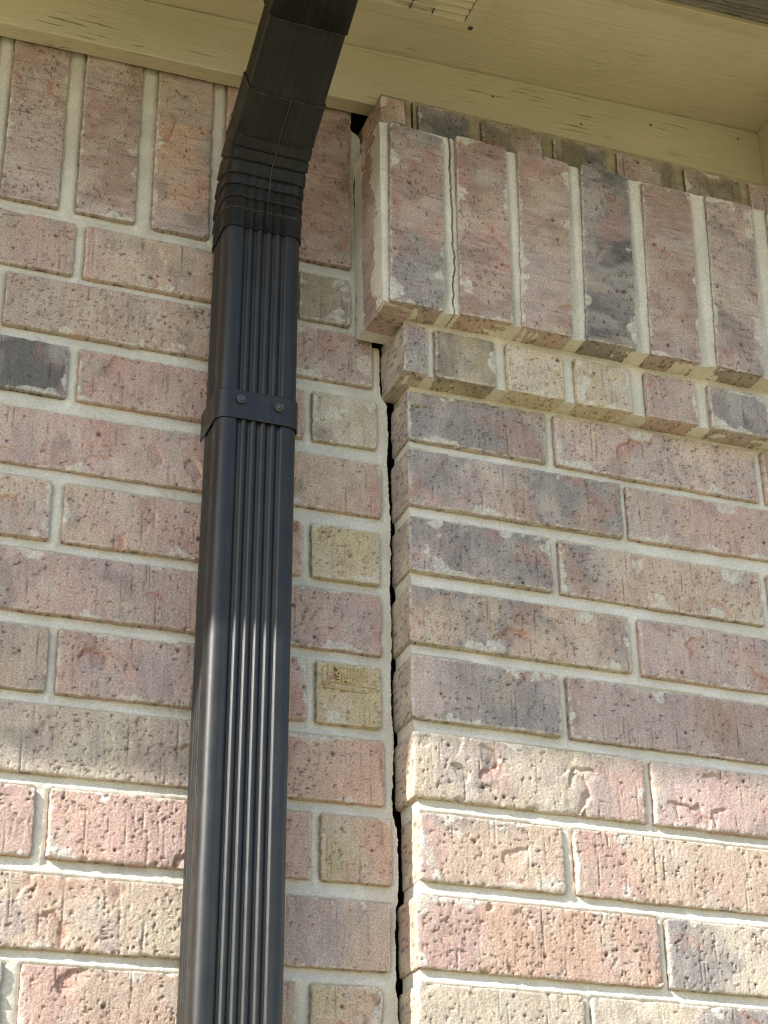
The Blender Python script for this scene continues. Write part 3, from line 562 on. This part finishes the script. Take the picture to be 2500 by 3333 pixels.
mortar_sheet(mb, lambda z: 1.0, lambda z: XE, -.95, -.158, -.038, RR, .006)
mortar_sheet(mb, rcx, lambda z: XE, -1.33, -.95, -.038, RR, .006, left_skirt=.0125)
mortar_sheet(mb, lambda z: .4492, lambda z: 1.0, -.1624, -.0935, -.062, RH, .0024, left_skirt=.008, bottom_skirt=-.03, zbot=bot_of('H', 'HC'))
mortar_sheet(mb, lambda z: 1.0, lambda z: XE, -.1624, -.0935, -.062, RH, .006, bottom_skirt=-.03, zbot=bot_of('H', 'HC'))
ck = lambda z: float(np.interp(z, [-.10, -.06, -.03, 0, .06, .12, .15], [.4955, .4968, .4992, .4975, .4978, .4990, .4975])) + .0017*float(fbm(z*90, z*0, 5)) + .0005*float(vn(z*420, z*0, 6))
ckw = lambda z: .0020+.0008*float(np.interp(z, [-.1, 0, .15], [0, .8, 1.4]))+.0003*float(fbm(z*200, z*0, 8))
mortar_sheet(mb, lambda z: .4160+.001*float(fbm(z*25, z*0, 3)), ck, -.0972, .141, -.088, RS, .0022, left_skirt=-.002, right_skirt=-.05, bottom_skirt=-.004, rec=.0038, zbot=bot_of('S'))
mortar_sheet(mb, lambda z: ck(z)+ckw(z), lambda z: 1.0, -.0972, .141, -.088, RS, .0022, left_skirt=-.05, bottom_skirt=-.04, rec=.0038, zbot=bot_of('S'))
mortar_sheet(mb, lambda z: 1.0, lambda z: XE, -.0972, .141, -.088, RS, .006, bottom_skirt=-.04, rec=.0038, zbot=bot_of('S'))
mb.build('mortar', M_mort, pier, (.46, -.038, 0), smooth=True); mb = MB()
tk = lambda z: .4650+.0007*float(fbm(z*160, z*0, 6))
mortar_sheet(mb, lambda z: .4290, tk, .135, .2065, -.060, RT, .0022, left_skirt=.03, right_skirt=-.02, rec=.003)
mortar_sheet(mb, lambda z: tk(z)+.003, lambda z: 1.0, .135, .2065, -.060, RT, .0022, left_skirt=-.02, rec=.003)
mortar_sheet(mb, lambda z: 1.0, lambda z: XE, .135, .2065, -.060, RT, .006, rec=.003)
mb.build('mortar', M_stain_shade, pier, (.46, -.038, 0), smooth=True)
mb = MB(); mb.box((.452, -.030, -ZO), (1.9, .0595, -1.332)); mb.box((XE, -.034, -1.33), (1.9, .0595, .2)); mb.box((.475, -.018, -1.33), (XE-.001, .0595, .19)); mb.build('brick_core', M_dark, pier)

# ------------------------------------------------------------------ eaves
SL = .036                                                     # the eaves run up slightly to the right
sof = lambda x: .2845+SL*x
def board(name, mat, label, cat, x0, x1, y0, y1, zb, zt, parent=None):
    """bevelled long board; zb, zt = functions of x"""
    xs = np.linspace(x0, x1, int((x1-x0)/.05)+2); b = .0012
    prof = lambda x: np.array([(y0+b, zb(x)), (y1-b, zb(x)), (y1, zb(x)+b), (y1, zt(x)-b), (y1-b, zt(x)), (y0+b, zt(x)), (y0, zt(x)-b), (y0, zb(x)+b)])
    mb = MB(); R_ = []
    for x in xs: p = prof(x); R_.append(np.c_[np.full(8, x), p+.0006*fbm(np.full(8, x*4), np.arange(8)*.7, 31)[:, None]*np.array([[0, 1]])])
    G = np.array(R_); G = np.concatenate([G, G[:, :1]], 1); mb.grid(G)
    for e in (0, -1):
        c_ = G[e, :8]; mb.add(np.concatenate([c_, c_.mean(0)[None]]), [(i, (i+1) % 8, 8, 8) for i in range(8)] if 0 else [(i, i+1, (i+2) % 8, 8) for i in range(0, 8, 2)])
    o = mb.build(name, mat, parent)
    if label: tag(o, label, cat)
    return o
fb = lambda x: .2088+.0175*x
fr = board('frieze_board', M_frieze, 'cream painted board along the wall top, just above the upright bricks', 'board', -1.6, .9555, -.0260, -.0032, fb, lambda x: sof(x)-.0003)
board('eaves_soffit', M_soffit, 'wide cream painted panel on the underside of the eaves, with a vent in it', 'soffit', -1.6, 1.7, -.1880, -.0005, sof, lambda x: sof(x)+.012)
board('soffit_trim', M_trim, 'narrow cream strip edging the panel under the eaves, top right', 'trim', -1.6, 1.7, -.2030, -.1883, lambda x: sof(x)-.004, lambda x: sof(x)+.012)
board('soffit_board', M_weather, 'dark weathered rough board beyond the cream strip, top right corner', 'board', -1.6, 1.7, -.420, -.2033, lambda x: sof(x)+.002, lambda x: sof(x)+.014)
mb = MB(); mb.box((.9560, -.1878, .229), (.978, -.0005, .3180)); o = mb.build('frieze_board', M_frieze); tag(o, 'short cream board running out towards the viewer at the right edge, under the eaves', 'board')
o = board('fascia_board', M_trim, 'cream fascia board behind the gutter, above the picture', 'board', -1.6, 1.7, -.4425, -.4205, lambda x: sof(x)-.02, lambda x: sof(x)+.17)

for x, z in ((.06, .262), (.33, .268), (.585, .272), (.702, .262), (.80, .288), (.925, .300)):
    a_ = np.linspace(0, 2*math.pi, 10, endpoint=False); V = [(x, -.0263, z)]+[(x+.0016*math.cos(t), -.0264, z+.0016*math.sin(t)) for t in a_]+[(x+.0021*math.cos(t), -.0259, z+.0021*math.sin(t)) for t in a_]
    MB().add(V, [(1+i, 11+i, 11+(i+1) % 10, 1+(i+1) % 10) for i in range(10)]+[(0, 1+i, 1+(i+1) % 10, 1+(i+2) % 10) for i in range(0, 10, 2)]).build('nail_head', M_weather, fr)
# vent in the soffit
vz = sof(.43); vent = thing('soffit_vent', 'cream painted louvred vent screwed to the panel under the eaves', 'vent', (.43, -.15, ZO+vz))
def vbox(mb, x0, x1, y0, y1, d0, d1): return mb.box((x0, y0, .2845-d1), (x1, y1, .2845-d0), tilt=SL)
mb = MB(); X0, X1, Y0, Y1 = .130, .5350, -.1860, -.0920
vbox(mb, X0, X1, Y1-.014, Y1, .0002, .0046); vbox(mb, X0, X1, Y0, Y0+.014, .0002, .0046); vbox(mb, X0, X0+.016, Y0+.0141, Y1-.0141, .0002, .0046); vbox(mb, X1-.019, X1, Y0+.0141, Y1-.0141, .0002, .0046)
mb.build('frame', M_soffit, vent)
ns = 6; pitch = (Y1-Y0-.028)/ns
for i in range(ns):
    y = Y1-.014-pitch*(i+1)
    P = np.array([[(x, y+t*pitch*.98, .2845+SL*x-.0050+.0056*(1-t)**1.3+.0004*math.sin(x*60+i)) for t in np.linspace(0, 1, 6)] for x in np.linspace(X0+.017, X1-.020, 40)])
    mb = MB().grid(P); mb.build('slat', M_soffit, vent, smooth=True)
rv = random.Random(4)
for i in range(26):
    j = rv.randrange(ns); y = Y1-.014-pitch*(j+1); x = rv.uniform(X0+.03, X1-.03); mb = MB(); vbox(mb, x, x+.0011, y+.001, y+pitch*.8, .0008, .0056); mb.build('screen_rib', M_weather, vent)
def disc(c, r, h, n=14, ny=-1):
    a = np.linspace(0, 2*math.pi, n, endpoint=False); V = [(c[0], c[1], c[2]-h)]+[(c[0]+r*.75*math.cos(t), c[1]+r*.75*math.sin(t), c[2]-h) for t in a]+[(c[0]+r*math.cos(t), c[1]+r*math.sin(t), c[2]-h*.45) for t in a]+[(c[0]+r*math.cos(t), c[1]+r*math.sin(t), c[2]) for t in a]
    F = [(0, 1+i, 1+(i+1) % n, 1+(i+1) % n) for i in range(n)]
    return V, [(1+i, 1+n+i, 1+n+(i+1) % n, 1+(i+1) % n) for i in range(n)]+[(1+n+i, 1+2*n+i, 1+2*n+(i+1) % n, 1+n+(i+1) % n) for i in range(n)], [(0, 1+i, 1+(i+1) % n) for i in range(n)]
def screw_mesh(r, h):
    """washer-faced hex screw, head towards -y"""
    V = []; F = []
    def ring(rad, y, n=18, ph=0): 
        s = len(V); V.extend([(rad*math.cos(2*math.pi*i/n+ph), y, rad*math.sin(2*math.pi*i/n+ph)) for i in range(n)]); return s
    def br(a, b, n): F.extend([(a+i, a+(i+1) % n, b+(i+1) % n, b+i) for i in range(n)])
    n = 18; a = ring(r, 0); b = ring(r, -h*.25); c = ring(r*.78, -h*.3); d = ring(r*.72, -h*.9); e = ring(r*.55, -h)
    for p, q_ in ((a, b), (b, c), (c, d), (d, e)): br(p, q_, n)
    V.append((0, -h*.92, 0)); k = len(V)-1; F.extend([(e+i, e+i+1, e+(i+2) % n, k) for i in range(0, n, 2)])
    for s in (-1, 1):                                         # slot walls
        p = len(V); V.extend([(-r*.5, -h*1.12, s*r*.13), (r*.5, -h*1.12, s*r*.13), (r*.5, -h*.9, s*r*.30), (-r*.5, -h*.9, s*r*.30)]); F.append((p, p+1, p+2, p+3))
    return np.array(V), np.array(F)
for x, y in ((.5262, -.0985), (.139, -.0985), (.5262, -.179), (.139, -.179)):
    V, F = screw_mesh(.0032, .0016); V = V[:, [0, 2, 1]]; F = F[:, ::-1]
    MB().add(V+np.array([x, y, sof(x)-.0046]), F).build('screw', M_screw, vent, smooth=False)

# gutter, roof, ground
mb = MB(); xs = np.linspace(-2.2, 1.9, 30)
GS = -.035; GY = -.572; GZ = .470
pr = [(-.443, .468), (-.443, .335), (-.505, .335), (-.512, .36), (-.537, .40), (-.554, .43), (GY, GZ), (GY+.012, GZ), (GY+.012, GZ-.008), (-.534, .405), (-.508, .365), (-.503, .339), (-.446, .339), (-.446, .468)]
mb.grid(np.array([[(x, y, z+GS*(x+.9)) for y, z in pr+pr[:1]] for x in xs])); tag(mb.build('gutter', M_black), 'black gutter along the eaves that the downspout drains, above the picture', 'gutter')
mb = MB(); P = np.array([[(x, y, z) for y, z in ((-.50, .474), (-.50, .490), (1.5, 1.30), (1.5, 1.28), (-.50, .474))] for x in np.linspace(-2.3, 2.0, 12)]); mb.grid(P); tag(mb.build('roof', M_shingle), 'grey shingled roof slope above the gutter, above the picture', 'roof')
mb = MB(); n = 60; g = np.linspace(-1, 1, n); g = np.sign(g)*np.abs(g)**2.2*150
GX, GYY = np.meshgrid(g, g); mb.grid(np.stack([GX, GYY, .02*fbm(GX*.4, GYY*.4, 2)-ZO-.02], -1)); o = mb.build('ground', M_grass, loc=(0, 0, -ZO), smooth=True); o['kind'] = 'structure'

# ------------------------------------------------------------------ downspout
W_, D_ = .0830, .0600
def profile(off=0.0, ribs=1.0):
    """closed loop (u,v): u across, v towards the wall (front = -D/2), corrugated faces"""
    a, b, r = W_/2, D_/2, .0115; P = []
    def gro(t, cs, wd, dp): return sum(dp*math.cos(math.pi/2*min(1, abs(t-c_)/wd))**2 for c_ in cs)
    gf = (-.0195, -.0097, .0003, .0105, .0205)
    for t in np.linspace(-a+r, a-r, 62): P.append((t, -b-off+ribs*gro(t, gf, .0042, .0036)))
    for t in np.linspace(-90, 0, 9)[1:]: P.append((a-r+(r+off)*math.cos(math.radians(t)), -b+r+(r+off)*math.sin(math.radians(t))))
    gs = (-.006, .002, .010)
    for t in np.linspace(-b+r, b-r, 30)[1:]: P.append((a+off-ribs*gro(t, gs, .0034, .0022), t))
    for t in np.linspace(0, 90, 6)[1:]: P.append((a-r+(r+off)*math.cos(math.radians(t)), b-r+(r+off)*math.sin(math.radians(t))))
    for t in np.linspace(a-r, -a+r, 30)[1:]: P.append((t, b+off))
    for t in np.linspace(90, 180, 6)[1:]: P.append((-a+r+(r+off)*math.cos(math.radians(t)), b-r+(r+off)*math.sin(math.radians(t))))
    for t in np.linspace(b-r, -b+r, 30)[1:]: P.append((-a-off+ribs*gro(t, gs, .0034, .0022), t))
    for t in np.linspace(180, 270, 9)[1:-1]: P.append((-a+r+(r+off)*math.cos(math.radians(t)), -b+r+(r+off)*math.sin(math.radians(t))))
    return np.array(P)
CX = lambda z: .2875+.0132*(z+.1)                            # the pipe leans a little
CY = -.044; EZ = .004; RB = .100
def frame(s):
    """centre, v-axis (towards wall side) and tangent along the pipe: s<0 vertical, 0..arc bend, then sloping tube"""
    arc = math.radians(60)*RB
    if s <= 0: return np.array([CX(EZ+s), CY, EZ+s]), np.array([0, 1., 0])
    if s < arc:
        th = s/RB; return np.array([CX(EZ+s*.8), CY-RB+RB*math.cos(th), EZ+RB*math.sin(th)]), np.array([0, math.cos(th), math.sin(th)])
    th = arc/RB; L = s-arc
    return np.array([CX(EZ+arc*.8)+.004*L, CY-RB+RB*math.cos(th)-L*math.sin(th), EZ+RB*math.sin(th)+L*math.cos(th)]), np.array([0, math.cos(th), math.sin(th)])
def ringpts(s, off, ribs): c_, va = frame(s); p = profile(off, ribs); return c_[None]+p[:, :1]*np.array([[1, .012, 0]])+p[:, 1:]*va[None]
def tube(rows): G = np.array([ringpts(*r_) for r_ in rows]); G = np.concatenate([G, G[:, :1]], 1); return MB().grid(G)
ds = thing('downspout', 'black corrugated metal downspout with a crimped elbow at the top', 'downspout', (.27, -.044, 0))
arc = math.radians(60)*RB
o = tube([(s, .0002*float(vn(s*9, 0., 3)), 1) for s in np.linspace(-ZO+.12, -.0, 60)]).build('pipe', M_black, ds, smooth=True)
# elbow: sleeve, seven crimps, collar
rows = [(-.0365, .0006, 1), (-.0365, .0018, 1), (-.028, .0017, 1), (-.012, .0015, .75)]
CJ = [0, .150, .335, .488, .672, .828, 1.0]; nc = 6; s0, s1 = -.014, arc*.96
for i in range(nc):
    a = s0+(s1-s0)*CJ[i]; b = s0+(s1-s0)*CJ[i+1]; rb = max(0, .6-.16*i)
    rows += [(a+.0004, .0021, rb), (a+.0016, .0027, rb), (b-.0050, .0018, rb), (b-.0010, .0002, rb)]
rows += [(s1+.002, .0016, .05), (arc+.012, .0015, .08), (arc+.044, .0015, .12), (arc+.0441, .0004, .12)]
tube(rows).build('elbow', M_elbow, ds, smooth=False)
M_lip = plain_mat('dusty_edge', (.018, .0175, .016), (.085, .08, .07), 120, .8, .2)
for i in range(nc+1):
    a = s0+(s1-s0)*CJ[i]; rb = max(0, .6-.16*i)
    tube([(a+.0001, .0012, rb), (a+.0002, .0023, rb), (a+.0008, .0025, rb), (a+.0010, .0015, rb)]).build('crimp_lip', M_lip, ds, smooth=True)
tube([(arc+.0437, .0008, .12), (arc+.0437, .0018, .12), (arc+.0443, .0018, .12), (arc+.0444, .0004, .12)]).build('crimp_lip', M_lip, ds, smooth=True)
tube([(arc+.1236, .0004, .2), (arc+.1236, .0019, .2), (arc+.1243, .0019, .2), (arc+.1244, .0010, .2)]).build('crimp_lip', M_lip, ds, smooth=True)
tube([(arc+.030, -.0004, .35), (arc+.044, -.0002, .35), (arc+.10, -.0001, .35), (arc+.130, -.0003, .35)]).build('offset_pipe', M_elbow, ds, smooth=True)
tube([(arc+.1240, .0002, .2), (arc+.1240, .0016, .2), (arc+.20, .0015, .25), (arc+.34, .0015, .25), (arc+.485, .0015, .25)]).build('upper_elbow', M_elbow, ds, smooth=True)
# folded seam on the elbow and its stitch marks
def on_front(s, u, h): c_, va = frame(s); return c_+np.array([u, 0, 0])+va*(-D_/2-h)
mb = MB(); ss = np.linspace(-.035, arc+.044, 60)
mb.grid(np.array([[on_front(s, u+.002+.0005*math.sin(s*90), h) for u, h in ((-.0005, .0005), (-.0005, .0030), (.0008, .0032), (.0011, .0005))] for s in ss])); mb.build('seam', M_black, ds)
for i in range(15):
    s = arc-.002+i*.0030; mb = MB(); p = [on_front(s, .0045, .0014), on_front(s+.0012, .0045, .0014), on_front(s+.0072, .0088, .0014), on_front(s+.006, .0088, .0014)]
    q_ = [x_+np.array([0, -.0006, -.0006]) for x_ in p]; mb.add(p+q_, [(4, 5, 6, 7), (0, 1, 5, 4), (1, 2, 6, 5), (2, 3, 7, 6), (3, 0, 4, 7)]); mb.build('stitch_mark', M_black, ds)
# strap
zt, zbm = -.2325-.0+.000, -.2650
def strap_path():
    p = profile(.0010, 0); sel = [i for i in range(len(p)) if p[i, 1] < D_/2-.012]
    q_ = p[sel]; st = int(np.argmax(q_[:, 0]*0+((q_[:, 0] < 0) & (np.roll(q_[:, 0], 1) > 0) & (q_[:, 1] > 0))))
    ang = np.arctan2(q_[:, 0], -q_[:, 1]); q_ = q_[np.argsort(ang)]
    return np.concatenate([[(-W_/2-.0012, .028)], q_, [(W_/2+.0012, .028)]])
sp = strap_path(); mb = MB(); G = []
for z, o_ in ((zbm, 0), (zbm, .0009), (zbm+.001, .0012), (zt-.001, .0012), (zt, .0009), (zt, 0)):
    G.append([(CX(z)+u*(1+o_/.05), CY+v*(1+o_/.04) if v < 0 else CY+v, z) for u, v in sp])
mb.grid(np.array(G)); st = mb.build('strap', M_black, ds, smooth=False)
for x, z, rt in ((.2660, -.2440, .9), (.3055, -.2463, 1.5)):
    V, F = screw_mesh(.0049, .0032); ca_, sa_ = math.cos(rt), math.sin(rt); V = np.stack([V[:, 0]*ca_-V[:, 2]*sa_, V[:, 1], V[:, 0]*sa_+V[:, 2]*ca_], -1)
    MB().add(V+np.array([x, CY-D_/2-.0034, z]), F).build('screw', M_screw, st)
